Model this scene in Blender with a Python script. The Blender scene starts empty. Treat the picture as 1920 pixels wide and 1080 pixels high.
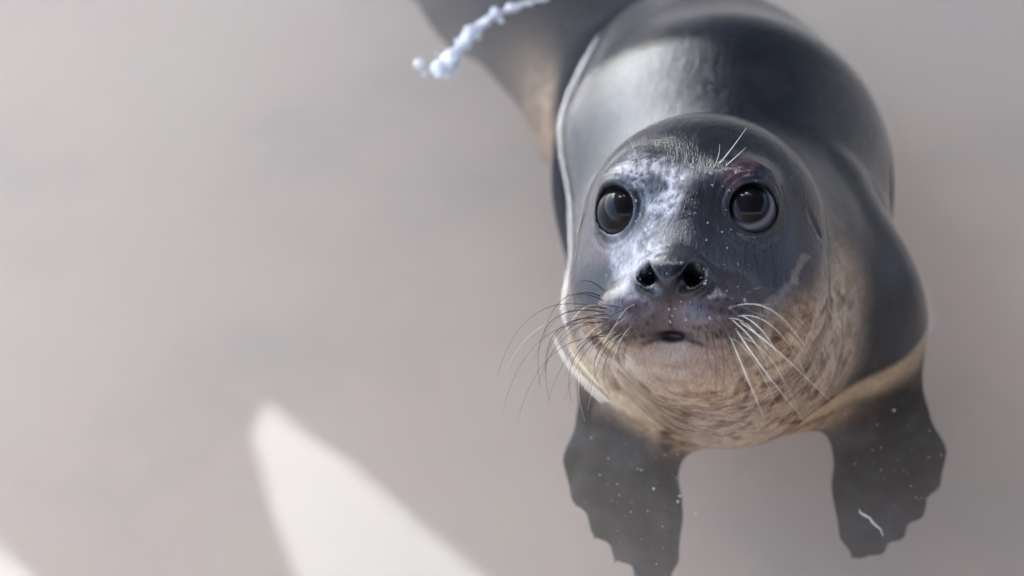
import bpy, math
import numpy as np
from mathutils import Vector

# ------------------------------------------------------------------ camera, sky, sun, exposure
scene = bpy.context.scene
CAM = np.array((0.0, 0.0, 0.92)); DEPR = math.radians(48.0)
cam_data = bpy.data.cameras.new("camera"); cam = bpy.data.objects.new("camera", cam_data)
scene.collection.objects.link(cam); scene.camera = cam
cam.location = CAM; cam.rotation_euler = (math.pi / 2 - DEPR, 0, 0)
cam_data.lens = 62.0; cam_data.sensor_width = 36.0
cam_data.clip_start = 0.02; cam_data.clip_end = 3000
cam_data.dof.use_dof = True; cam_data.dof.focus_distance = 1.025; cam_data.dof.aperture_fstop = 4.0

SUN_EL, SUN_AZ = math.radians(40), math.radians(-24)      # azimuth clockwise from +Y
world = bpy.data.worlds.new("World"); scene.world = world; world.use_nodes = True
wn = world.node_tree.nodes; wl = world.node_tree.links
sky = wn.new("ShaderNodeTexSky"); sky.sky_type = 'NISHITA'; sky.sun_disc = False
sky.sun_elevation = SUN_EL; sky.sun_rotation = SUN_AZ; sky.dust_density = 1.6; sky.air_density = 1.0; sky.ozone_density = 2.2
wl.new(sky.outputs[0], wn["Background"].inputs[0]); wn["Background"].inputs[1].default_value = 0.15
sun_data = bpy.data.lights.new("sun", 'SUN'); sun_data.energy = 1.0; sun_data.angle = math.radians(48)
sun_data.color = (1.0, 0.99, 0.975)
sun = bpy.data.objects.new("sun", sun_data); scene.collection.objects.link(sun)
sdir = Vector((math.sin(SUN_AZ) * math.cos(SUN_EL), math.cos(SUN_AZ) * math.cos(SUN_EL), math.sin(SUN_EL)))
sun.rotation_euler = sdir.to_track_quat('Z', 'Y').to_euler()
scene.view_settings.view_transform = 'Standard'; scene.view_settings.look = 'None'
scene.view_settings.gamma = 1.0; scene.view_settings.exposure = 2.7
scene.cycles.use_denoising = True
scene.cycles.max_bounces = 16; scene.cycles.volume_bounces = 5; scene.cycles.transparent_max_bounces = 16
scene.cycles.sample_clamp_indirect = 6.0

COL = scene.collection

#@@NUMPY-BEGIN
# ------------------------------------------------------------------ distance-field sculpting
F = np.float32
TOWARD = np.array((0, -math.cos(DEPR), math.sin(DEPR))); UPV = np.array((0, math.sin(DEPR), math.cos(DEPR)))
YAW = math.radians(16.5)
H_O = np.array((0.1160, 0.747, 0.140))                     # middle of the skull
H_R = math.cos(YAW) * np.array((1, 0, 0)) + math.sin(YAW) * TOWARD
H_F = math.cos(YAW) * TOWARD - math.sin(YAW) * np.array((1, 0, 0))
H_U = UPV
H_M = np.stack((H_R, H_U, H_F)).astype(F)                 # world -> head
def to_head(p): return (p - H_O.astype(F)) @ H_M.T
def to_world(q): return np.asarray(q, float) @ np.stack((H_R, H_U, H_F)) + H_O
def ln(v): return np.sqrt((v * v).sum(-1))
def smin(a, b, k):
    h = np.clip(F(.5) + (b - a) * F(.5 / k), 0, 1); return b * (1 - h) + a * h - F(k) * h * (1 - h)
def smax(a, b, k): return -smin(-a, -b, k)
def ell(p, c, r):
    q = p - np.array(c, F); r = np.array(r, F)
    k0 = ln(q / r); k1 = ln(q / (r * r)); return k0 * (k0 - 1) / np.maximum(k1, F(1e-6))
def ellr(p, c, r, ax):                                    # ellipsoid with its own axes (rows of ax)
    q = (p - np.array(c, F)) @ np.array(ax, F).T; r = np.array(r, F)
    k0 = ln(q / r); k1 = ln(q / (r * r)); return k0 * (k0 - 1) / np.maximum(k1, F(1e-6))
def cone(p, a, b, ra, rb):
    a = np.array(a, F); b = np.array(b, F); ab = b - a
    t = np.clip(((p - a) @ ab) / F((ab * ab).sum()), 0, 1)
    return ln(p - a - t[:, None] * ab) - (F(ra) + t * F(rb - ra))
def sweep(p, pts, k):
    d = None
    for s, e in zip(pts[:-1], pts[1:]):
        c = cone(p, s[:3], e[:3], s[3], e[3]); d = c if d is None else smin(d, c, k)
    return d
def unit(v): v = np.array(v, float); return v / np.linalg.norm(v)

EYE_AX = [unit((s * .40, .10, .92)) for s in (-1, 1)]
EYE_OPEN = [np.array((s * .0405, .0125, .0585)) for s in (-1, 1)]
EYE_R = .0172
EYE_C = [o - a * .0108 for o, a in zip(EYE_OPEN, EYE_AX)]

SPINE = [(.160, .892, -.03, .120), (.162, .98, -.043, .126), (.158, 1.07, -.088, .122),
         (.118, 1.16, -.125, .100), (.055, 1.245, -.115, .076), (-.025, 1.325, -.130, .058), (-.065, 1.368, -.140, .040)]

def flipper_frame(side):
    if side > 0: o, tip = np.array((.254, .765, -.045)), np.array((.247, .685, -.100))
    else:        o, tip = np.array((.080, .755, -.040)), np.array((.085, .668, -.098))
    e1 = unit(tip - o); e2 = unit(np.array((1, .05, 0)) - e1 * e1[0]); e3 = np.cross(e1, e2)
    return o, e1, e2, e3
# digits: offset across the wrist, tip along/across (outer side positive)
DIGITS = [(-.020, .116, -.012), (-.009, .112, .001), (.003, .100, .014), (.014, .083, .027), (.024, .060, .038)]

def flipper(p, side):
    o, e1, e2, e3 = flipper_frame(side)
    q = (p - o.astype(F)) @ np.stack((e1, e2 * side, e3)).astype(F).T
    q = q * np.array((1.10 if side > 0 else 1, 1, 1.25), F)
    d = cone(q, (-.05, -.004, 0), (.0, .0, 0), .032, .029)
    d = smin(d, ell(q, (.038, .004, 0), (.054, .034, .011)), .02)
    for y0, x1, y1 in DIGITS:
        d = smin(d, cone(q, (.01, y0, 0), (x1 * .66, y0 + (y1 - y0) * .66, .006), .0115, .0105), .005)
        d = smin(d, cone(q, (x1 * .6, y0 + (y1 - y0) * .6, -.003), (x1 * .90, y0 + (y1 - y0) * .88 - .005, -.003), .013, .0065), .014)     # web
        d = smin(d, cone(q, (x1 * .66, y0 + (y1 - y0) * .66, .004), (x1, y1, .0), .0105, .0060), .010)
    return d * F(.72)

def hind_flipper(p, a, b, w):
    a = np.array(a); b = np.array(b); e1 = unit(b - a); e2 = unit(np.cross((0, 0, 1), e1)); e3 = np.cross(e1, e2)
    L = np.linalg.norm(b - a)
    q = (p - a.astype(F)) @ np.stack((e1, e2, e3)).astype(F).T * np.array((1, 1, 1.7), F)
    d = cone(q, (0, 0, 0), (L * .4, 0, 0), .026, .024)
    for i in range(5):
        t = (i - 2) / 2
        d = smin(d, cone(q, (L * .3, t * .015, 0), (L * (.86 + .14 * t * t), t * w, 0), .013, .006), .012)
    return d * F(.7)

def within(fn, p, c, r):                                  # evaluate a detail only near it
    d = ln(p - np.array(c, F)) - F(r - .06); k = d < F(.06)
    if k.any(): d[k] = fn(p[k])
    return d

def head_sdf(q):
    d = ell(q, (0, 0, -.006), (.0735, .070, .074))
    for s in (-1, 1):
        d = smin(d, ell(q, (s * .035, -.036, .014), (.042, .042, .046)), .022)
    d = smin(d, cone(q, (0, -.006, .033), (0, -.029, .077), .041, .0225), .022)
    for s in (-1, 1):                                     # brow, sheath of skin round the eyeball
        d = smin(d, ell(q, (s * .034, .029, .050), (.016, .009, .012)), .020)
        c = EYE_C[0 if s < 0 else 1]
        d = smin(d, ell(q, c, (EYE_R + .0018,) * 3), .006)
    d = smin(d, ell(q, (0, -.0730, .0600), (.0265, .0145, .0265)), .012)      # lower jaw
    for s in (-1, 1):
        d = smin(d, ell(q, (s * .0225, -.0480, .0775), (.0245, .0205, .0225)), .013)
    d = smin(d, ell(q, (0, -.0270, .0930), (.0225, .0130, .0120)), .006)    # nose
    return d

def head_cuts(q, d):
    for s in (-1, 1):
        i = 0 if s < 0 else 1
        c, a = EYE_C[i], EYE_AX[i]
        op = cone(q, c + a * .004, c + a * .05, .0136, .0155)
        d = smax(d, -op, .0030)
        d = np.maximum(d, -ell(q, c, (EYE_R + .0002,) * 3))
        # lid creases
        ux = unit(np.cross((0, 1, 0), a)); uy = np.cross(a, ux); qq = (q - c.astype(F)) @ np.stack((ux, uy, a)).astype(F).T
        rad = np.sqrt(qq[:, 0] ** 2 + (qq[:, 1] * F(.96)) ** 2)
        m = (np.exp(-((rad - F(.0190)) / F(.0010)) ** 2) + .7 * np.exp(-((rad - F(.0228)) / F(.0011)) ** 2)) * (qq[:, 2] > 0)
        d = d + m.astype(F) * F(.0007)
        nos = cone(q, (s * .0195, -.0200, .0985), (s * .0066, -.0355, .1065), .0066, .0052)
        d = smax(d, -nos, .0020)
        d = smax(d, -cone(q, (s * .0150, -.0240, .099), (s * .0085, -.0310, .090), .0052, .004), .002)
        d = smax(d, -cone(q, (0, -.0590, .102), (s * .0120, -.0635, .0985), .0015, .0013), .0016)   # mouth line
        d = smax(d, -cone(q, (s * .0120, -.0635, .0985), (s * .022, -.0672, .090), .0013, .0007), .0022)
        d = smax(d, -cone(q, (s * .0700, .0105, .022), (s * .0735, -.0015, .015), .0018, .0012), .003)       # ear hole
        d = smax(d, -cone(q, (s * .0250, -.022, .0935), (s * .0215, -.036, .0975), .0006, .0008), .004)      # wing crease
    d = smax(d, -cone(q, (0, -.0390, .1075), (0, -.0585, .1015), .0009, .0011), .0035)        # philtrum
    d = smax(d, -ell(q, (0, -.0606, .0965), (.0080, .0034, .012)), .0016)                     # parted lips
    d = smax(d, -cone(q, (-.019, -.0795, .0835), (.019, -.0795, .0835), .0012, .0012), .006)  # crease under lip
    return d

def seal_sdf(p):
    p = p.astype(F); q = to_head(p)
    d = sweep(p, SPINE, .022)
    d = smin(d, ell(p, (.152, .812, .007), (.108, .100, .097)), .030)
    d = smin(d, ell(p, (.236, .818, .002), (.047, .062, .050)), .022)
    d = smin(d, cone(p, (.224, .880, .046), (.250, .805, .022), .020, .024), .014)          # shoulder fold
    neck = cone(p, H_O + np.array((.004, .025, -.020)), (.146, .835, .025), .066, .086)
    thr = cone(p, to_world((.006, -.050, .010)), (.138, .790, .022), .056, .082)
    thr = smin(thr, cone(p, to_world((.006, -.058, .026)), (.141, .741, .047), .046, .0705), .02)   # full throat
    d = smin(d, smin(neck, thr, .025), .020)
    for sx in (-1, 1): d = smin(d, within(lambda x: flipper(x, sx), p, flipper_frame(sx)[0], .26), .030)
    d = smin(d, within(lambda x: hind_flipper(x, (-.060, 1.368, -.135), (-.120, 1.455, -.15), .038), p, (-.09, 1.41, -.14), .22), .02)
    d = smin(d, within(lambda x: hind_flipper(x, (-.060, 1.362, -.140), (-.145, 1.415, -.17), .036), p, (-.10, 1.39, -.15), .22), .02)
    d = smin(d, within(head_sdf, q, (0, -.01, .01), .24), .026)
    k = ln(q) < F(.15)
    if k.any(): d[k] = head_cuts(q[k], d[k])
    return d

def surface_nets(fn, lo, hi, cell, B=8, margin=1.3):
    lo = np.array(lo, float); hi = np.array(hi, float)
    nb = np.ceil((hi - lo) / (cell * B)).astype(int)
    g = np.stack(np.meshgrid(*[np.arange(n) for n in nb], indexing='ij'), -1).reshape(-1, 3)
    dc = np.concatenate([fn(c) for c in np.array_split(lo + (g + .5) * cell * B, max(1, len(g) // 200000))])
    act = g[np.abs(dc) < margin * cell * B * .87]
    loc = np.stack(np.meshgrid(*[np.arange(B + 1)] * 3, indexing='ij'), -1)
    N = nb * B + 2
    keys, vpos, e_list = [], [], []
    step = 400
    offs = np.array([(i, j, k) for i in (0, 1) for j in (0, 1) for k in (0, 1)])
    edges = [(a, b) for a in range(8) for b in range(a + 1, 8) if np.abs(offs[a] - offs[b]).sum() == 1]
    for s in range(0, len(act), step):
        a = act[s:s + step]
        idx = a[:, None, None, None, :] * B + loc
        v = fn((lo + idx.reshape(-1, 3) * cell)).reshape(idx.shape[:4])
        c = [v[:, o[0]:o[0] + B, o[1]:o[1] + B, o[2]:o[2] + B] for o in offs]
        neg = sum((x < 0).astype(np.int8) for x in c)
        m = (neg > 0) & (neg < 8)
        ci = idx[:, :B, :B, :B][m]
        cv = np.stack([x[m] for x in c], -1)
        acc = np.zeros((len(ci), 3)); cnt = np.zeros(len(ci))
        for x, y in edges:
            sc = (cv[:, x] < 0) != (cv[:, y] < 0)
            t = np.where(sc, cv[:, x] / np.where(sc, cv[:, x] - cv[:, y], 1), 0)
            acc += np.where(sc[:, None], offs[x] + t[:, None] * (offs[y] - offs[x]), 0); cnt += sc
        vpos.append(lo + (ci + acc / cnt[:, None]) * cell)
        keys.append((ci[:, 0] * N[1] + ci[:, 1]) * N[2] + ci[:, 2])
        for ax in range(3):
            o = offs[[4, 2, 1][ax]]
            v1 = v[:, o[0]:o[0] + B, o[1]:o[1] + B, o[2]:o[2] + B]
            sc = (c[0] < 0) != (v1 < 0)
            e_list.append((ax, idx[:, :B, :B, :B][sc], (c[0] < 0)[sc]))
    keys = np.concatenate(keys); vpos = np.concatenate(vpos)
    order = np.argsort(keys); keys = keys[order]; vpos = vpos[order]
    faces = []
    for ax, ei, sg in e_list:
        if not len(ei): continue
        b, c = (ax + 1) % 3, (ax + 2) % 3
        q4 = []
        for db, dc_ in ((-1, -1), (0, -1), (0, 0), (-1, 0)):
            n = ei.copy(); n[:, b] += db; n[:, c] += dc_
            k = (n[:, 0] * N[1] + n[:, 1]) * N[2] + n[:, 2]
            i = np.clip(np.searchsorted(keys, k), 0, len(keys) - 1)
            q4.append(np.where(keys[i] == k, i, -1))
        f = np.stack(q4, -1); ok = (f >= 0).all(1); f = f[ok]; sg = sg[ok]
        f[~sg] = f[~sg][:, ::-1]; faces.append(f)
    return vpos, np.concatenate(faces)

def fn_normals(fn, p, e=8e-4):
    n = np.stack([fn(p + np.eye(3)[i] * e) - fn(p - np.eye(3)[i] * e) for i in range(3)], -1)
    return n / np.maximum(np.linalg.norm(n, axis=1, keepdims=True), 1e-9)

_rng = np.random.default_rng(7); _tab = _rng.random(65536).astype(F)
def vnoise(p):
    i = np.floor(p).astype(np.int64); f = (p - i).astype(F); f = f * f * (3 - 2 * f)
    r = 0
    for a in (0, 1):
        for b in (0, 1):
            for c in (0, 1):
                h = ((i[:, 0] + a) * 73856093 ^ (i[:, 1] + b) * 19349663 ^ (i[:, 2] + c) * 83492791) & 65535
                r = r + _tab[h] * (f[:, 0] if a else 1 - f[:, 0]) * (f[:, 1] if b else 1 - f[:, 1]) * (f[:, 2] if c else 1 - f[:, 2])
    return r
def fbm(p, n=3):
    return sum(vnoise(p * 2 ** k + 17.3 * k) * .5 ** k for k in range(n)) / (2 - .5 ** (n - 1))
def sstep(a, b, x): t = np.clip((x - a) / (b - a), 0, 1); return t * t * (3 - 2 * t)

def blob(q, c, r, ang=0.0, soft=.45):                     # soft-edged mark on the face, in head X/Y
    dx, dy = q[:, 0] - c[0], q[:, 1] - c[1]; ca, sa = math.cos(ang), math.sin(ang)
    e = np.sqrt(((dx * ca + dy * sa) / r[0]) ** 2 + ((-dx * sa + dy * ca) / r[1]) ** 2)
    return (1 - sstep(1 - soft, 1 + soft, e)) * (q[:, 2] > 0)

def fur_colour(p):
    """coat pattern: slate back and crown, pale spotted throat and belly, marks on the face"""
    q = to_head(p.astype(F)).astype(float)
    n1 = fbm(p * 38, 3); n2 = fbm(p * 105 + 9, 3); n3 = fbm(p * 260 + 3, 2)
    wob = (n1 - .5) * .05 + (n2 - .5) * .02
    dark = np.array((.011, .012, .017)); mid = np.array((.026, .026, .033)); tan = np.array((.50, .365, .25)); pale = np.array((.58, .57, .61))
    hz = sstep(.022, .062, -q[:, 1] - .20 * (q[:, 2] - .05) + .22 * np.maximum(q[:, 0] - .03, 0) + wob * .7 - .006)   # how far under the chin line
    near = 1 - sstep(.10, .17, np.linalg.norm(q - np.array((0, -.03, .02)), axis=1))
    front = sstep(.86, .76, p[:, 1] + .38 * np.abs(p[:, 0] - .140) + wob * .4) * sstep(.238, .205, p[:, 0] + wob * .3)
    under = sstep(-.045, -.085, p[:, 2] + wob * .4 - .034 * sstep(.15, .20, p[:, 0]) - .042 * sstep(.80, .74, p[:, 1]) * sstep(.215, .185, p[:, 0]))
    t = np.maximum(front * sstep(.17, .10, p[:, 2]), under * .85 * sstep(1.22, 1.10, p[:, 1]))
    t = np.clip(np.maximum(hz * near + t * (1 - near), np.minimum(t, 1 - near)), 0, 1)
    col = dark + (mid - dark) * sstep(.35, .75, n1)[:, None] * .7
    col = col + (tan - col) * t[:, None]
    n4 = fbm(p * 190 + 21, 2)
    sp = sstep(.48, .60, n2) * .65 + sstep(.52, .72, n1) * .35 + sstep(.54, .66, n4) * .5                     # brown spotting
    col = col * (1 - (sp * t)[:, None] * np.array((.60, .68, .72)))
    rim_glint = sstep(.004, -.004, p[:, 2]) * sstep(.84, .78, p[:, 1]) * sstep(-.026, -.012, p[:, 2])      # golden waterline reflection, painted into the fur colour
    col = col + (np.array((.62, .47, .30)) - col) * (rim_glint * .65)[:, None]
    for sx in (-1, 1):                                                           # dark leathery flippers
        o, e1, e2, e3 = flipper_frame(sx)
        k = np.linalg.norm(p - o, axis=1) < .2
        fd = flipper(p[k].astype(F), sx); m = (1 - sstep(.0, .012, fd)) * sstep(-.04, .0, (p[k] - o) @ e1) * .95
        lc = np.array((.005, .006, .008)) + np.array((.05, .05, .052)) * (sstep(.45, .75, n2[k]) * .5 + sstep(.5, .7, n1[k]) * .7)[:, None]
        col[k] = col[k] + (lc - col[k]) * m[:, None]
    col = col * (0.80 + .40 * n3)[:, None]
    idx = np.where((near > 0) & (q[:, 2] > -.03))[0]
    col[idx] = face_colour(q[idx], col[idx], near[idx], hz[idx], n2[idx], n3[idx], pale)
    return np.clip(col, .004, .9)

def face_colour(q, col, near, hz, n2, n3, pale):
    def put(m, c, a=1.0):
        nonlocal col
        col = col + (np.array(c) - col) * (np.clip(m, 0, 1) * a)[:, None]
    face = near * sstep(.0, .04, q[:, 2]); q0 = q
    q = q + np.stack((fbm(q * 90 + 4, 3) - .5, fbm(q * 90 + 31, 3) - .5, 0 * n2), -1) * np.array((.010, .014, 0))
    put(face * (1 - hz) * sstep(.035, -.01, q[:, 1]), (.040, .038, .047), .85)
    streak = vnoise(q * np.array((1500, 240, 600))) * .6 + n3 * .4
    st = sstep(.25, .7, streak)
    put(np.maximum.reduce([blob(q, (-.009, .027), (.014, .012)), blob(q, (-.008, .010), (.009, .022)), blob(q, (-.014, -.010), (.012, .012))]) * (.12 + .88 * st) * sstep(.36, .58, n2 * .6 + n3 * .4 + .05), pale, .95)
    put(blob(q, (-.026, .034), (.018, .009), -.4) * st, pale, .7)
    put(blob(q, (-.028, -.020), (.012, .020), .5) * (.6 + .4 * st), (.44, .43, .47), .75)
    put(blob(q, (.0085, .021), (.0058, .014)) * (.75 + .25 * st), (.012, .012, .02), .97)
    put(blob(q, (-.001, -.002), (.013, .007), .5) * (.65 + .35 * st), (.025, .025, .035), .92)
    put(blob(q, (-.017, .026), (.006, .007)), (.03, .03, .04), .8)
    put(blob(q, (.032, .033), (.011, .006), .3) * (.3 + .7 * st), (.20, .09, .105), .5)
    put(blob(q, (-.050, -.012), (.010, .010)), (.14, .08, .09), .4)
    put(blob(q, (.002, -.050), (.046, .018)), (.105, .072, .080), .7)
    put(blob(q, (.0, -.0760), (.036, .015)) * (q[:, 2] > .03), (.36, .27, .225), .55)
    put(blob(q, (.0, -.0690), (.020, .007)) * (q[:, 2] > .05), (.33, .245, .215), .75)
    q = q0                                                # nose leather and the wet skin round the eyes
    put(blob(q, (0, -.0285), (.0215, .0115), soft=.35) * (q[:, 2] > .085), (.018, .017, .021), .92)
    for s in (-1, 1):
        put(blob(q, (s * .0125, -.0275), (.0105, .0070), -s * .85, .25) * (q[:, 2] > .08), (.006, .006, .009), .97)
        c = EYE_C[0 if s < 0 else 1]; r = np.linalg.norm(q - c, axis=1)
        put(1 - sstep(EYE_R + .0004, EYE_R + .0036, r), (.014, .012, .016), .95)
        rg = np.random.default_rng(5 + s)
        for row in range(5):                                                     # whisker follicles in rows
            for k in range(7):
                fx = s * (.010 + .0055 * k + .0022 * (row % 2) + rg.normal(0, .0008)); fy = -.037 - .0056 * row - .0008 * k + rg.normal(0, .0007)
                rr = rg.uniform(.0008, .0013)
                put(blob(q, (fx, fy), (rr, rr * rg.uniform(.9, 1.6)), soft=.6) * (q[:, 2] > .05), (.010, .008, .010), rg.uniform(.6, .95))
    put(blob(q, (0, -.0605), (.0125, .0038), soft=.4) * (q[:, 2] > .07), (.012, .010, .016), .9)
    for (x0, y0), (x1, y1) in (((0, -.0585), (.012, -.0632)), ((.012, -.0632), (.017, -.0650)), ((0, -.0585), (-.012, -.0632)), ((-.012, -.0632), (-.017, -.0650)), ((0, -.040), (0, -.058))):
        ab = np.array((x1 - x0, y1 - y0)); t_ = np.clip(((q[:, :2] - (x0, y0)) @ ab) / (ab @ ab), 0, 1)
        dd = np.linalg.norm(q[:, :2] - np.array((x0, y0)) - t_[:, None] * ab, axis=1)
        put((1 - sstep(.0006, .0018, dd)) * (q[:, 2] > .05), (.022, .017, .022), .8)
    # light guard-hair lines on the cheek
    for (x0, y0), (x1, y1), w in (((.068, -.016), (.062, -.030), .0016), ((.062, -.030), (.050, -.046), .0028), ((.050, -.046), (.040, -.060), .0022)):
        ab = np.array((x1 - x0, y1 - y0)); t_ = np.clip(((q[:, :2] - (x0, y0)) @ ab) / (ab @ ab), 0, 1)
        dd = np.linalg.norm(q[:, :2] - np.array((x0, y0)) - t_[:, None] * ab, axis=1)
        put((1 - sstep(w * .3, w * 1.3, dd + (n3 - .5) * .006 + (n2 - .5) * .006)) * (q[:, 2] > 0), (.44, .37, .31), .24)
    return col
#@@NUMPY-END

# ------------------------------------------------------------------ materials
def mat(name):
    m = bpy.data.materials.new(name); m.use_nodes = True
    nt = m.node_tree; return m, nt, nt.nodes["Principled BSDF"], nt.nodes["Material Output"]
def N(nt, t, **kw):
    n = nt.nodes.new(t)
    for k, v in kw.items():
        if k in n.inputs: n.inputs[k].default_value = v
        else: setattr(n, k, v)
    return n
def simple(name, col, rough=.5, **kw):
    m, nt, b, o = mat(name); b.inputs["Base Color"].default_value = (*col, 1); b.inputs["Roughness"].default_value = rough
    for k, v in kw.items(): b.inputs[k].default_value = v
    return m
def mottled(name, c1, c2, scale, rough=.6, bump=.2, dist=.004):
    m, nt, b, o = mat(name); tc = N(nt, "ShaderNodeTexCoord")
    n = N(nt, "ShaderNodeTexNoise", Scale=scale, Detail=6.0, Roughness=.6); nt.links.new(tc.outputs["Object"], n.inputs["Vector"])
    r = N(nt, "ShaderNodeValToRGB"); r.color_ramp.elements[0].color = (*c1, 1); r.color_ramp.elements[1].color = (*c2, 1)
    r.color_ramp.elements[0].position = .35; r.color_ramp.elements[1].position = .65
    nt.links.new(n.outputs["Fac"], r.inputs["Fac"]); nt.links.new(r.outputs["Color"], b.inputs["Base Color"])
    bp = N(nt, "ShaderNodeBump", Strength=bump, Distance=dist); nt.links.new(n.outputs["Fac"], bp.inputs["Height"])
    nt.links.new(bp.outputs[0], b.inputs["Normal"]); b.inputs["Roughness"].default_value = rough
    return m

def fur_material():
    m, nt, b, o = mat("wet_seal_fur"); L = nt.links.new
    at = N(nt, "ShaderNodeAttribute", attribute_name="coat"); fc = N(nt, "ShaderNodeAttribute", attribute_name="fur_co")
    mp = N(nt, "ShaderNodeMapping"); mp.inputs["Scale"].default_value = (1300, 260, 340); L(fc.outputs["Vector"], mp.inputs["Vector"])
    n1 = N(nt, "ShaderNodeTexNoise", Scale=1.0, Detail=3.0, Roughness=.65); L(mp.outputs[0], n1.inputs["Vector"])
    n2 = N(nt, "ShaderNodeTexNoise", Scale=60.0, Detail=4.0, Roughness=.6); L(fc.outputs["Vector"], n2.inputs["Vector"])
    mr = N(nt, "ShaderNodeMapRange"); mr.inputs["From Min"].default_value = .3; mr.inputs["From Max"].default_value = .7
    mr.inputs["To Min"].default_value = .72; mr.inputs["To Max"].default_value = 1.28; L(n1.outputs["Fac"], mr.inputs["Value"])
    mx = N(nt, "ShaderNodeVectorMath", operation='SCALE'); L(at.outputs["Color"], mx.inputs[0]); L(mr.outputs[0], mx.inputs["Scale"])
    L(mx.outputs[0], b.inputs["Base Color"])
    r2 = N(nt, "ShaderNodeMapRange"); r2.inputs["From Min"].default_value = .3; r2.inputs["From Max"].default_value = .7
    r2.inputs["To Min"].default_value = .42; r2.inputs["To Max"].default_value = .58; L(n2.outputs["Fac"], r2.inputs["Value"])
    L(r2.outputs[0], b.inputs["Roughness"])
    b.inputs["IOR"].default_value = 1.45
    
    dr = N(nt, "ShaderNodeAttribute", attribute_name="dry")     # under water the fur has no air film to shine
    m1 = N(nt, "ShaderNodeMath", operation='MULTIPLY'); m1.inputs[1].default_value = 1.0; L(dr.outputs["Fac"], m1.inputs[0]); L(m1.outputs[0], b.inputs["Coat Weight"])
    m2 = N(nt, "ShaderNodeMath", operation='MULTIPLY'); m2.inputs[1].default_value = .06; L(dr.outputs["Fac"], m2.inputs[0]); L(m2.outputs[0], b.inputs["Specular IOR Level"])
    b.inputs["Coat Roughness"].default_value = .065; b.inputs["Coat IOR"].default_value = 1.44
    mp3 = N(nt, "ShaderNodeMapping"); mp3.inputs["Scale"].default_value = (210, 48, 70); L(fc.outputs["Vector"], mp3.inputs["Vector"])
    n3 = N(nt, "ShaderNodeTexNoise", Scale=1.0, Detail=3.0, Roughness=.6, Distortion=.6); L(mp3.outputs[0], n3.inputs["Vector"])
    b3 = N(nt, "ShaderNodeBump", Strength=.45, Distance=.0012); L(n3.outputs["Fac"], b3.inputs["Height"])
    bp = N(nt, "ShaderNodeBump", Strength=.6, Distance=.0005); L(b3.outputs[0], bp.inputs["Normal"]); L(n1.outputs["Fac"], bp.inputs["Height"])
    b2 = N(nt, "ShaderNodeBump", Strength=.10, Distance=.0025); L(n2.outputs["Fac"], b2.inputs["Height"]); L(bp.outputs[0], b2.inputs["Normal"])
    L(b2.outputs[0], b.inputs["Normal"]); L(b2.outputs[0], b.inputs["Coat Normal"])
    return m

def water_material():
    m, nt, b, o = mat("murky_water"); L = nt.links.new; nt.nodes.remove(b)
    tc = N(nt, "ShaderNodeTexCoord")
    n = N(nt, "ShaderNodeTexNoise", Scale=7.0, Detail=2.0, Roughness=.45, Distortion=.3); L(tc.outputs["Object"], n.inputs["Vector"])
    bp = N(nt, "ShaderNodeBump", Strength=.02, Distance=.01); L(n.outputs["Fac"], bp.inputs["Height"])
    fr = N(nt, "ShaderNodeFresnel", IOR=1.333); L(bp.outputs[0], fr.inputs["Normal"])
    ge = N(nt, "ShaderNodeNewGeometry")
    sb = N(nt, "ShaderNodeMath", operation='SUBTRACT'); sb.inputs[0].default_value = 1; L(ge.outputs["Backfacing"], sb.inputs[1])
    mu = N(nt, "ShaderNodeMath", operation='MULTIPLY'); L(fr.outputs[0], mu.inputs[0]); L(sb.outputs[0], mu.inputs[1])
    tr = N(nt, "ShaderNodeBsdfTransparent"); gl = N(nt, "ShaderNodeBsdfGlossy", Roughness=.03); L(bp.outputs[0], gl.inputs["Normal"])
    mx = N(nt, "ShaderNodeMixShader"); L(mu.outputs[0], mx.inputs[0]); L(tr.outputs[0], mx.inputs[1]); L(gl.outputs[0], mx.inputs[2])
    L(mx.outputs[0], o.inputs["Surface"])
    pv = N(nt, "ShaderNodeVolumePrincipled"); pv.inputs["Color"].default_value = (.92, .87, .80, 1); pv.inputs["Density"].default_value = 1.8
    pv.inputs["Anisotropy"].default_value = .25
    L(pv.outputs[0], o.inputs["Volume"])
    return m

M_FUR = fur_material(); M_WATER = water_material()
M_EYE = simple("eye_dark_iris", (.010, .008, .008), .4, **{"Specular IOR Level": .05, "Coat Weight": 1.0, "Coat Roughness": .02, "Coat IOR": 1.34})
M_CLAW = simple("dark_claw_horn", (.03, .026, .024), .35)
M_WHITE_W = simple("pale_whisker", (.62, .56, .48), .35)
M_DARK_W = simple("dark_whisker", (.045, .035, .035), .35)
M_CONC = mottled("pool_paint", (.36, .32, .285), (.48, .44, .35), 4.5, .6)
_e = [n for n in M_CONC.node_tree.nodes if n.type == 'VALTORGB'][0].color_ramp.elements.new(.5); _e.color = (.49, .39, .335, 1)
M_GROUND = mottled("concrete_paving", (.32, .31, .30), (.42, .41, .39), 3, .85)
M_SAIL = simple("dark_shade_cloth", (.10, .10, .105), .8)
M_NEAR = mottled("cream_bounce_render", (.48, .42, .35), (.58, .52, .44), 2, .9)
M_WALL = mottled("grey_render", (.10, .10, .10), (.15, .145, .14), 2, .9)
M_FOAM = simple("foam", (.8, .8, .82), .15, **{"Coat Weight": .6})

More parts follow.
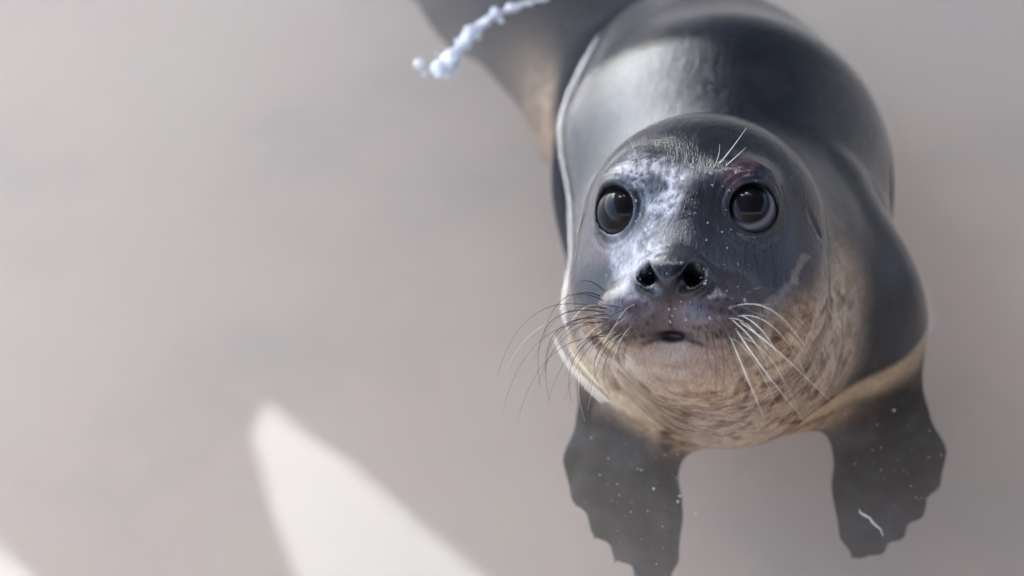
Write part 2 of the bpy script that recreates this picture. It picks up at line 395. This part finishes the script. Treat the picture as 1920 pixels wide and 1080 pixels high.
# ------------------------------------------------------------------ mesh helpers
def mesh_obj(name, v, f, material, parent=None, smooth=True, origin=(0, 0, 0)):
    me = bpy.data.meshes.new(name); v = np.asarray(v, float)
    w = v - np.array(origin, float)
    me.from_pydata(w.tolist(), [], [list(map(int, x)) for x in f]) if len(v) < 50000 else fast_mesh(me, w, np.asarray(f))
    me.update()
    if smooth: me.polygons.foreach_set("use_smooth", np.ones(len(me.polygons), bool))
    if material: me.materials.append(material)
    o = bpy.data.objects.new(name, me); COL.objects.link(o)
    if parent is not None:
        o.parent = parent; o.location = np.array(origin) - np.array(parent.location)
    else: o.location = origin
    return o
def fast_mesh(me, v, f):
    me.vertices.add(len(v)); me.vertices.foreach_set("co", v.astype(F).ravel())
    n = f.shape[1]; me.loops.add(f.size); me.loops.foreach_set("vertex_index", f.astype(np.int32).ravel())
    me.polygons.add(len(f)); me.polygons.foreach_set("loop_start", np.arange(0, f.size, n, dtype=np.int32))
    me.update(calc_edges=True)
def tag(o, label=None, cat=None, group=None, kind=None):
    for k, x in (("label", label), ("category", cat), ("group", group), ("kind", kind)):
        if x: o[k] = x
    return o
def box(x0, x1, y0, y1, z0, z1):
    v = [(x, y, z) for x in (x0, x1) for y in (y0, y1) for z in (z0, z1)]
    return v, [(0, 1, 3, 2), (4, 6, 7, 5), (0, 4, 5, 1), (2, 3, 7, 6), (0, 2, 6, 4), (1, 5, 7, 3)]
def join(parts):
    V, Fc = [], []
    for v, f in parts:
        k = len(V); V += list(v); Fc += [tuple(i + k for i in x) for x in f]
    return V, Fc

# ------------------------------------------------------------------ setting: ground, pool, water
PX0, PX1, PY0, PY1, DEEP = -1.9, 2.1, .12, 3.6, -.30
G = 400.0; GZ = .10
gp = []
for (x0, x1, y0, y1) in ((-G, PX0 - .12, -G, G), (PX1 + .12, G, -G, G), (PX0 - .12, PX1 + .12, -G, PY0 - .12), (PX0 - .12, PX1 + .12, PY1 + .12, G)):
    gp.append(([(x0, y0, GZ), (x1, y0, GZ), (x1, y1, GZ), (x0, y1, GZ)], [(0, 1, 2, 3)]))
tag(mesh_obj("ground", *join(gp), M_GROUND, smooth=False), kind="structure")
T = .12
basin = [box(PX0 - T, PX1 + T, PY0 - T, PY1 + T, DEEP - .1, DEEP),
         box(PX0 - T, PX0, PY0 - T, PY1 + T, DEEP - .05, GZ + .03), box(PX1, PX1 + T, PY0 - T, PY1 + T, DEEP - .05, GZ + .03),
         box(PX0 - .01, PX1 + .01, PY0 - T + .002, PY0, DEEP - .05, GZ + .028), box(PX0 - .01, PX1 + .01, PY1, PY1 + T - .002, DEEP - .05, GZ + .028)]
tag(mesh_obj("pool_basin", *join(basin), M_CONC, smooth=False), kind="structure")

def build_water():
    xs = np.concatenate((np.linspace(PX0 - .02, -.10, 40)[:-1], np.arange(-.10, .36, .0022), np.linspace(.36, PX1 + .02, 40)))
    ys = np.concatenate((np.linspace(PY0 - .02, .64, 14)[:-1], np.arange(.64, 1.24, .0022), np.linspace(1.24, PY1 + .02, 50)))
    X, Y = np.meshgrid(xs, ys, indexing='ij'); P = np.stack((X.ravel(), Y.ravel(), np.zeros(X.size)), -1)
    near = (P[:, 0] > -.1) & (P[:, 0] < .37) & (P[:, 1] > .63) & (P[:, 1] < 1.24)
    d = np.ones(len(P)); d[near] = seal_sdf(P[near] + np.array((0, 0, .001)))
    d = np.maximum(d, -.004)
    z = .0055 * np.exp(-np.maximum(d, 0) / .005)
    z += .0012 * np.exp(-np.maximum(d, 0) / .014) * np.sin(np.maximum(d, 0) / .0085) * near
    P[:, 2] = z
    nx, ny = len(xs), len(ys); ii = np.arange(nx * ny).reshape(nx, ny)
    f = np.stack((ii[:-1, :-1], ii[1:, :-1], ii[1:, 1:], ii[:-1, 1:]), -1).reshape(-1, 4)
    ring = np.concatenate((ii[:, 0], ii[-1, 1:], ii[-2::-1, -1], ii[0, -2:0:-1]))
    low = P[ring].copy(); low[:, 2] = DEEP - .03; n0 = len(P); P = np.concatenate((P, low)); m = len(ring)
    a = ring; b = np.roll(ring, -1); la = n0 + np.arange(m); lb = np.roll(la, -1)
    side = np.stack((a, la, lb, b), -1)
    me = bpy.data.meshes.new("water")
    faces = [tuple(x) for x in np.concatenate((f, side)).tolist()] + [tuple(la[::-1].tolist())]
    me.from_pydata(P.tolist(), [], faces); me.materials.append(M_WATER)
    sm = np.ones(len(me.polygons), bool); sm[len(f):] = False; me.polygons.foreach_set("use_smooth", sm)
    o = bpy.data.objects.new("water", me); COL.objects.link(o); tag(o, kind="structure")
build_water()

# ------------------------------------------------------------------ shade canopy over the pool (seen mirrored in the water)
CZ = 3.0
def slab(poly, z, t=.01):
    n = len(poly); v = [(x, y, z) for x, y in poly] + [(x, y, z + t) for x, y in poly]
    return v, [tuple(range(n))[::-1], tuple(range(n, 2 * n))] + [(i, (i + 1) % n, n + (i + 1) % n, n + i) for i in range(n)]
can = bpy.data.objects.new("shade_canopy", None); COL.objects.link(can); can.location = (0, 0, 0)
tag(can, "dark shade cloth canopy stretched over the pool with open gaps", "canopy")
A, Bp, Cp = (-.70, 3.10), (.90, 1.66), (-.32, 1.80)       # gap: apex, right edge end, left edge end
Lp = (-.726, 2.974)
X0, X1, Y0, Y1 = -2.9, 3.7, -2.3, 7.6
mesh_obj("sail", *slab([A, (X1, 4.2), (X1, Y1), (X0, Y1), (X0, 3.4), Lp], CZ), M_SAIL, can, False)
mesh_obj("sail", *slab([A, Bp, (.9, Y0), (X1, Y0), (X1, 4.2)], CZ + .004), M_SAIL, can, False)
G1, G2, G3 = (-1.5, 2.733), (-.62, 1.947), (-1.3, 1.9)
mesh_obj("sail", *slab([Lp, (X0, 3.4), (X0, 2.8), G1, G2, Cp], CZ - .004), M_SAIL, can, False)
mesh_obj("sail", *slab([(X0, 2.8), (X0, Y0), (-1.3, Y0), G3, G1], CZ - .008), M_SAIL, can, False)
mesh_obj("sail", *slab([G3, (-1.3, Y0), (-.30, Y0), Cp, G2], CZ - .012), M_SAIL, can, False)
mesh_obj("sail", *slab([Cp, (-.30, Y0), (.9, Y0), Bp], CZ + .02), M_SAIL, can, False)
for x, y in ((X0, Y0), (X1, Y0), (X0, Y1), (X1, Y1)):
    mesh_obj("post", *box(x - .04, x + .04, y - .04, y + .04, GZ, CZ), M_WALL, can, False)
w = mesh_obj("side_bounce_wall", *box(4.6, 4.8, -4, 9, GZ, 2.5), M_NEAR, smooth=False, origin=(4.7, 2, GZ))  # added out of frame to bounce warm light from the right
tag(w, "unseen cream wall added right of the pool to bounce warm light", "wall")
w = mesh_obj("near_bounce_wall", *box(-4.2, 4.5, -3.2, -3.0, GZ, 3.2), M_NEAR, smooth=False, origin=(0, -3.1, GZ))  # added behind the camera as a warm bounce surface
tag(w, "unseen cream wall added behind the camera for warm bounce light", "wall")
w = mesh_obj("far_sky_blocker", *box(-2.4, 9, 8.0, 8.3, GZ, 6.0), M_WALL, smooth=False, origin=(4, 7.1, GZ))  # added out of frame to keep forward sky off crown and right back
tag(w, "unseen tall grey wall added beyond the pool to block forward sky light", "wall")


# ------------------------------------------------------------------ the seal
root = bpy.data.objects.new("seal_pup", None); COL.objects.link(root); root.location = (.155, .90, -.16)
tag(root, "wet slate grey seal pup with pale spotted throat looking up from the water", "seal")
V, Q = surface_nets(seal_sdf, (-.28, .55, -.26), (.36, 1.54, .28), .0016)
for _ in range(2):                                         # settle the vertices exactly on the surface
    fv = seal_sdf(V); V = V - fn_normals(seal_sdf, V) * np.clip(fv, -.0008, .0008)[:, None]
RO = np.array(root.location)
body = mesh_obj("body", V, Q, M_FUR, root, origin=RO)
me = body.data
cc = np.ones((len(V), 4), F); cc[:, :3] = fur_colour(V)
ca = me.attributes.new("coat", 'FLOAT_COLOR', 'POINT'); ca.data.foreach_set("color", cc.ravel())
da = me.attributes.new("dry", 'FLOAT', 'POINT'); da.data.foreach_set("value", sstep(-.003, .003, V[:, 2]).astype(F))
fa = me.attributes.new("fur_co", 'FLOAT_VECTOR', 'POINT'); fa.data.foreach_set("vector", to_head(V.astype(F)).astype(F).ravel())

def uv_sphere(c, r, ax, nu=48, nv=32):
    ax = unit(ax); ux = unit(np.cross((0.03, 1, .02) if abs(ax[2]) > .95 else (0, 0, 1), ax)); uy = np.cross(ax, ux)
    v, f = [], []
    for j in range(nv + 1):
        t = math.pi * j / nv
        for i in range(nu):
            a = 2 * math.pi * i / nu
            v.append(c + r * (math.cos(t) * ax + math.sin(t) * (math.cos(a) * ux + math.sin(a) * uy)))
    for j in range(nv):
        for i in range(nu):
            f.append((j * nu + i, (j + 1) * nu + i, (j + 1) * nu + (i + 1) % nu, j * nu + (i + 1) % nu))
    return np.array(v), f
M_EYE, _nt, _b, _o = mat("wet_dark_eye")
_a = N(_nt, "ShaderNodeAttribute", attribute_name="iris_glint"); _nt.links.new(_a.outputs["Color"], _b.inputs["Base Color"])
for k_, v_ in {"Roughness": .45, "Specular IOR Level": .05, "Coat Weight": .6, "Coat Roughness": .03, "Coat IOR": 1.34}.items(): _b.inputs[k_].default_value = v_
GAZE = [unit((-.36, .14, .93)), unit((.16, .30, .92))]
for c, a, g in zip(EYE_C, EYE_AX, GAZE):
    wc = to_world(c); wa = to_world(c + a) - wc; wg = to_world(c + g) - wc
    v, f = uv_sphere(wc, EYE_R, wa, 96, 64)
    o = mesh_obj("eye", v, f, M_EYE, root, origin=wc)
    ct = (v - wc) @ wg / EYE_R
    k = sstep(math.cos(math.radians(50)), math.cos(math.radians(42)), ct)[:, None]
    k2 = sstep(math.cos(math.radians(62)), math.cos(math.radians(54)), ct)[:, None]
    col = np.array((.05, .048, .055)) * (1 - k2) + np.array(((.05, .045, .05), (.15, .145, .19))[g[0] > 0]) * k2  # right eye carries a painted blue-grey reflection crescent
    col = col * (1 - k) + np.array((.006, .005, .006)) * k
    cc = np.ones((len(v), 4), F); cc[:, :3] = col
    at = o.data.attributes.new("iris_glint", 'FLOAT_COLOR', 'POINT'); at.data.foreach_set("color", cc.ravel())

# whiskers: colour, root, bend, tip (head coordinates)
WHISKERS = [
    ("d", (-0.0472, -0.0348, 0.0601), (-0.0554, -0.0289, 0.0726), (-0.0690, -0.0348, 0.0658)),
    ("d", (-0.0413, -0.0399, 0.0892), (-0.0585, -0.0392, 0.1092), (-0.0707, -0.0633, 0.1071)),
    ("d", (-0.0398, -0.0468, 0.0937), (-0.0639, -0.0533, 0.1206), (-0.0684, -0.0894, 0.1217)),
    ("d", (-0.0391, -0.0504, 0.0941), (-0.0614, -0.0598, 0.1205), (-0.0646, -0.0971, 0.1162)),
    ("l", (-0.0415, -0.0438, 0.0912), (-0.0522, -0.0468, 0.0991), (-0.0654, -0.0653, 0.0870)),
    ("l", (-0.0396, -0.0529, 0.0929), (-0.0492, -0.0631, 0.1057), (-0.0610, -0.0785, 0.0984)),
    ("d", (-0.0346, -0.0567, 0.0947), (-0.0493, -0.0716, 0.1192), (-0.0524, -0.0970, 0.1148)),
    ("l", (-0.0320, -0.0579, 0.0954), (-0.0453, -0.0774, 0.1195), (-0.0436, -0.1069, 0.1191)),
    ("d", (-0.0295, -0.0585, 0.0959), (-0.0382, -0.0744, 0.1189), (-0.0277, -0.0950, 0.1265)),
    ("d", (-0.0276, -0.0590, 0.0960), (-0.0330, -0.0774, 0.1181), (-0.0284, -0.0944, 0.1169)),
    ("d", (-0.0251, -0.0584, 0.0968), (-0.0263, -0.0710, 0.1127), (-0.0185, -0.0814, 0.1158)),
    ("d", (-0.0494, -0.0382, 0.0587), (-0.0600, -0.0369, 0.0718), (-0.0724, -0.0489, 0.0647)),
    ("l", (-0.0357, -0.0537, 0.0957), (-0.0466, -0.0630, 0.1109), (-0.0573, -0.0871, 0.1064)),
    ("d", (-0.0368, -0.0483, 0.0959), (-0.0580, -0.0569, 0.1169), (-0.0672, -0.0809, 0.1141)),
    ("d", (-0.0218, -0.0572, 0.0978), (-0.0234, -0.0676, 0.1085), (-0.0219, -0.0774, 0.1133)),
    ("w", (0.0328, -0.0593, 0.0939), (0.0461, -0.0792, 0.1214), (0.0578, -0.1037, 0.1287)),
    ("w", (0.0364, -0.0557, 0.0941), (0.0552, -0.0763, 0.1202), (0.0741, -0.1010, 0.1153)),
    ("w", (0.0387, -0.0522, 0.0940), (0.0635, -0.0676, 0.1185), (0.0900, -0.0953, 0.1014)),
    ("l", (0.0399, -0.0486, 0.0936), (0.0563, -0.0599, 0.1100), (0.0637, -0.0798, 0.1029)),
    ("d", (0.0403, -0.0427, 0.0920), (0.0680, -0.0477, 0.1055), (0.0799, -0.0712, 0.0818)),
    ("d", (0.0414, -0.0457, 0.0917), (0.0652, -0.0541, 0.1063), (0.0733, -0.0688, 0.0835)),
    ("d", (0.0202, -0.0575, 0.0975), (0.0231, -0.0683, 0.1092), (0.0231, -0.0797, 0.1174)),
    ("d", (0.0237, -0.0587, 0.0969), (0.0280, -0.0711, 0.1112), (0.0312, -0.0921, 0.1259)),
    ("d", (0.0277, -0.0593, 0.0958), (0.0325, -0.0741, 0.1100), (0.0340, -0.0941, 0.1251)),
    ("d", (0.0161, -0.0552, 0.0979), (0.0164, -0.0612, 0.1041), (0.0159, -0.0670, 0.1083)),
    ("d", (0.0402, -0.0362, 0.0864), (0.0513, -0.0332, 0.0960), (0.0603, -0.0356, 0.0864)),
    ("d", (0.0306, -0.0587, 0.0953), (0.0405, -0.0767, 0.1134), (0.0473, -0.0909, 0.1168)),
    ("l", (0.0349, -0.0509, 0.0967), (0.0515, -0.0650, 0.1131), (0.0571, -0.0795, 0.1116)),
    ("w", (0.0208, 0.0382, 0.0583), (0.0290, 0.0470, 0.0624), (0.0368, 0.0588, 0.0583)),
    ("l", (0.0248, 0.0368, 0.0604), (0.0322, 0.0425, 0.0636), (0.0374, 0.0473, 0.0633)),
    ("l", (-0.0239, 0.0377, 0.0593), (-0.0288, 0.0502, 0.0668), (-0.0360, 0.0650, 0.0624)),
    ("l", (0.0180, 0.0357, 0.0602), (0.0216, 0.0427, 0.0644), (0.0221, 0.0495, 0.0633)),
]
def tube(pts, rad, n=6):
    pts = np.asarray(pts, float); v, f = [], []
    for i, p in enumerate(pts):
        t = unit(pts[min(i + 1, len(pts) - 1)] - pts[max(i - 1, 0)]); a = unit(np.cross(t, (.3, .2, .9))); b = np.cross(t, a)
        for k in range(n):
            w_ = 2 * math.pi * k / n; v.append(p + rad[i] * (math.cos(w_) * a + math.sin(w_) * b))
    for i in range(len(pts) - 1):
        for k in range(n): f.append((i * n + k, i * n + (k + 1) % n, (i + 1) * n + (k + 1) % n, (i + 1) * n + k))
    f += [tuple(range(n))[::-1], tuple(range((len(pts) - 1) * n, len(pts) * n))]
    return v, f
WM = {"w": (M_WHITE_W, .00040), "l": (M_WHITE_W, .00032), "d": (M_DARK_W, .00030)}
for kind, r0, md, tp in WHISKERS:
    r0, md, tp = map(np.array, (r0, md, tp)); ctrl = 2 * md - (r0 + tp) / 2
    ts = np.linspace(-.03, 1, 15)[:, None]
    pts = to_world((1 - ts) ** 2 * r0 + 2 * ts * (1 - ts) * ctrl + ts ** 2 * tp)
    m, r = WM[kind]
    mesh_obj("whisker", *tube(pts, r * (1 - .78 * np.clip(ts[:, 0], 0, 1) ** 1.3)), m, root, origin=pts[0])

rw = np.random.default_rng(11)
def on_face(x, y):
    w0 = to_world((x, y, .14)); dv = to_world((0, 0, 0)) - to_world((0, 0, 1)); t = 0.0
    for _ in range(60):
        d0 = float(seal_sdf((w0 + dv * t)[None])[0]); t += d0 * .8
        if abs(d0) < 2e-4: break
    return to_head((w0 + dv * t)[None].astype(F))[0].astype(float)
for sd in (-1, 1):
    for i in range(24):
        row, k = i % 4, i // 4
        r0 = on_face(sd * (.020 + .0042 * k + rw.normal(0, .001)), -.044 - .0052 * row + rw.normal(0, .001))
        out = .25 + .16 * k + rw.normal(0, .08); Lw = (.030 + .007 * k) * rw.uniform(.75, 1.25)
        d0 = unit((sd * out, -.35 - .12 * row + .05 * k, .62)); md = r0 + d0 * Lw * .5
        tp = r0 + d0 * Lw * .8 + np.array((sd * .004, -.45 * Lw, -.22 * Lw))
        ctrl = 2 * md - (r0 + tp) / 2; ts = np.linspace(-.03, 1, 13)[:, None]
        pts = to_world((1 - ts) ** 2 * r0 + 2 * ts * (1 - ts) * ctrl + ts ** 2 * tp)
        mesh_obj("whisker", *tube(pts, .00022 * (1 - .75 * np.clip(ts[:, 0], 0, 1))), M_WHITE_W if rw.random() < .22 else M_DARK_W, root, origin=pts[0])

# claws on the fore flippers
for sx in (-1, 1):
    o_, e1, e2, e3 = flipper_frame(sx)
    for y0, x1, y1 in DIGITS:
        dirv = unit((x1, y1 - y0, 0))
        base = np.array((x1, y1, -.002)) - np.array(dirv) * .004
        P = [base + np.array(dirv) * t + np.array((0, 0, .012 * math.sin(t / .022 * 2.2) * .4)) for t in np.linspace(0, .010, 6)]
        P = [o_ + e1 * q_[0] / (1.10 if sx > 0 else 1) + e2 * sx * q_[1] + e3 * q_[2] / 1.25 for q_ in P]
        mesh_obj("claw", *tube(P, np.linspace(.0030, .0006, 6)), M_CLAW, root, origin=P[0])

# beads of water clinging to the muzzle and brow
rg = np.random.default_rng(3)
def bead_points(n):
    out = []
    while len(out) < n:
        q0 = np.array((rg.uniform(-.045, .048), rg.uniform(-.062, .045), .14)); w0 = to_world(q0); dv = -(to_world((0, 0, 1)) - to_world((0, 0, 0)))
        t = 0.0
        for _ in range(60):
            d0 = float(seal_sdf((w0 + dv * t)[None])[0]); t += d0 * .8
            if abs(d0) < 2e-4: break
        if min(np.linalg.norm(to_head((w0 + dv * t)[None].astype(F))[0] - c) for c in EYE_C) > .021: out.append(w0 + dv * t)
    return out
bv = []
for p_ in bead_points(95):
    r_ = rg.choice((.00045, .0007, .0010), p=(.5, .35, .15)); bv.append(uv_sphere(np.array(p_), r_, (0, 0, 1), 8, 6))
M_BEAD = simple("clear_water_bead", (.95, .96, 1.0), .02, **{"Transmission Weight": .75, "IOR": 1.33})
tag(mesh_obj("water_bead_film", *join(bv), M_BEAD, root, origin=root.location), kind="stuff")

# ------------------------------------------------------------------ splash trail and flecks in the water
SP = [(-.0564, 1.0571, .0078), (-.0507, 1.0673, .0070), (-.0459, 1.0776, .0056), (-.0401, 1.0880, .0062), (-.0369, 1.0973, .0044), (-.0302, 1.1079, .0054),
      (-.0238, 1.1173, .0042), (-.0131, 1.1281, .0036), (.0, 1.1356, .0028), (.0131, 1.1425, .0030), (.0264, 1.1501, .0024), (.0442, 1.1613, .0022)]
def splash_sdf(p):
    q = p.astype(F) * np.array((1, 1, 1.5), F)
    d = sweep(q, [(x, y, .001, r * .80) for x, y, r in SP], .004)
    for i, (x, y, r) in enumerate(SP[:10]):
        d = smin(d, ell(q, (x + .003 * math.sin(i * 2.3), y + .003 * math.cos(i * 1.7), .003), (r * .95,) * 3), .0025)
    for x, y, r in ((-.0735, 1.066, .0034), (-.068, 1.054, .0020), (-.060, 1.080, .0018), (-.050, 1.052, .0016), (-.028, 1.099, .0018), (-.046, 1.096, .0014), (-.010, 1.120, .0014), (-.020, 1.134, .0015)):
        d = np.minimum(d, ell(q, (x, y, .001), (r * 1.3,) * 3))
    n = vnoise(p * 150) * .65 + vnoise(p * 420 + 5) * .35
    return (d - (n - .5).astype(F) * F(.0050)) * F(.55)
v, f = surface_nets(splash_sdf, (-.095, 1.035, -.012), (.06, 1.185, .022), .0009)
M_FOAM, _nt, _b, _o = mat("frothy_water")
_n = N(_nt, "ShaderNodeTexNoise", Scale=420.0, Detail=3.0); _r = N(_nt, "ShaderNodeValToRGB")
_r.color_ramp.elements[0].color = (.55, .55, .56, 1); _r.color_ramp.elements[1].color = (.9, .9, .92, 1); _r.color_ramp.elements[0].position = .25; _r.color_ramp.elements[1].position = .55
_nt.links.new(_n.outputs["Fac"], _r.inputs["Fac"]); _nt.links.new(_r.outputs["Color"], _b.inputs["Base Color"])
_b.inputs["Roughness"].default_value = .3; _b.inputs["Transmission Weight"].default_value = .0; _b.inputs["IOR"].default_value = 1.33
sp = mesh_obj("water_splash", v, f, M_FOAM, origin=(-.02, 1.11, 0))
tag(sp, "white frothy splash trail on the water behind the seal's shoulder", "splash")

fl = []
M_FLECK = simple("pale_fleck", (.60, .60, .58), .6)
for cx, cy, sx_, sy_, n in ((.078, .655, .022, .030, 44), (.246, .690, .022, .030, 36), (.10, .86, .4, .3, 12)):
    for _ in range(n):
        c = np.array((cx + rg.normal(0, sx_), cy + rg.normal(0, sy_), -rg.uniform(.004, .030)))
        if seal_sdf(c[None])[0] > .003 and c[1] > .3: fl.append(uv_sphere(c, rg.choice((.0003, .0005, .0009), p=(.5, .38, .12)), (0, 0, 1), 6, 4))
tag(mesh_obj("suspended_fleck_cloud", *join(fl), M_FLECK, smooth=True), kind="stuff")
thread = [(.2265, .6614, -.030), (.2262, .6590, -.030), (.2290, .6568, -.030), (.2318, .6540, -.029), (.2330, .6508, -.029), (.2352, .6489, -.030), (.2380, .6458, -.030), (.2389, .6411, -.031)]
th = mesh_obj("floating_thread", *tube([np.array(x) for x in thread], [.0004, .0006, .0009, .0007, .0009, .0007, .0006, .0003]), M_FLECK, origin=thread[2])
tag(th, "short white thread of debris floating above the dark fore flipper", "debris")
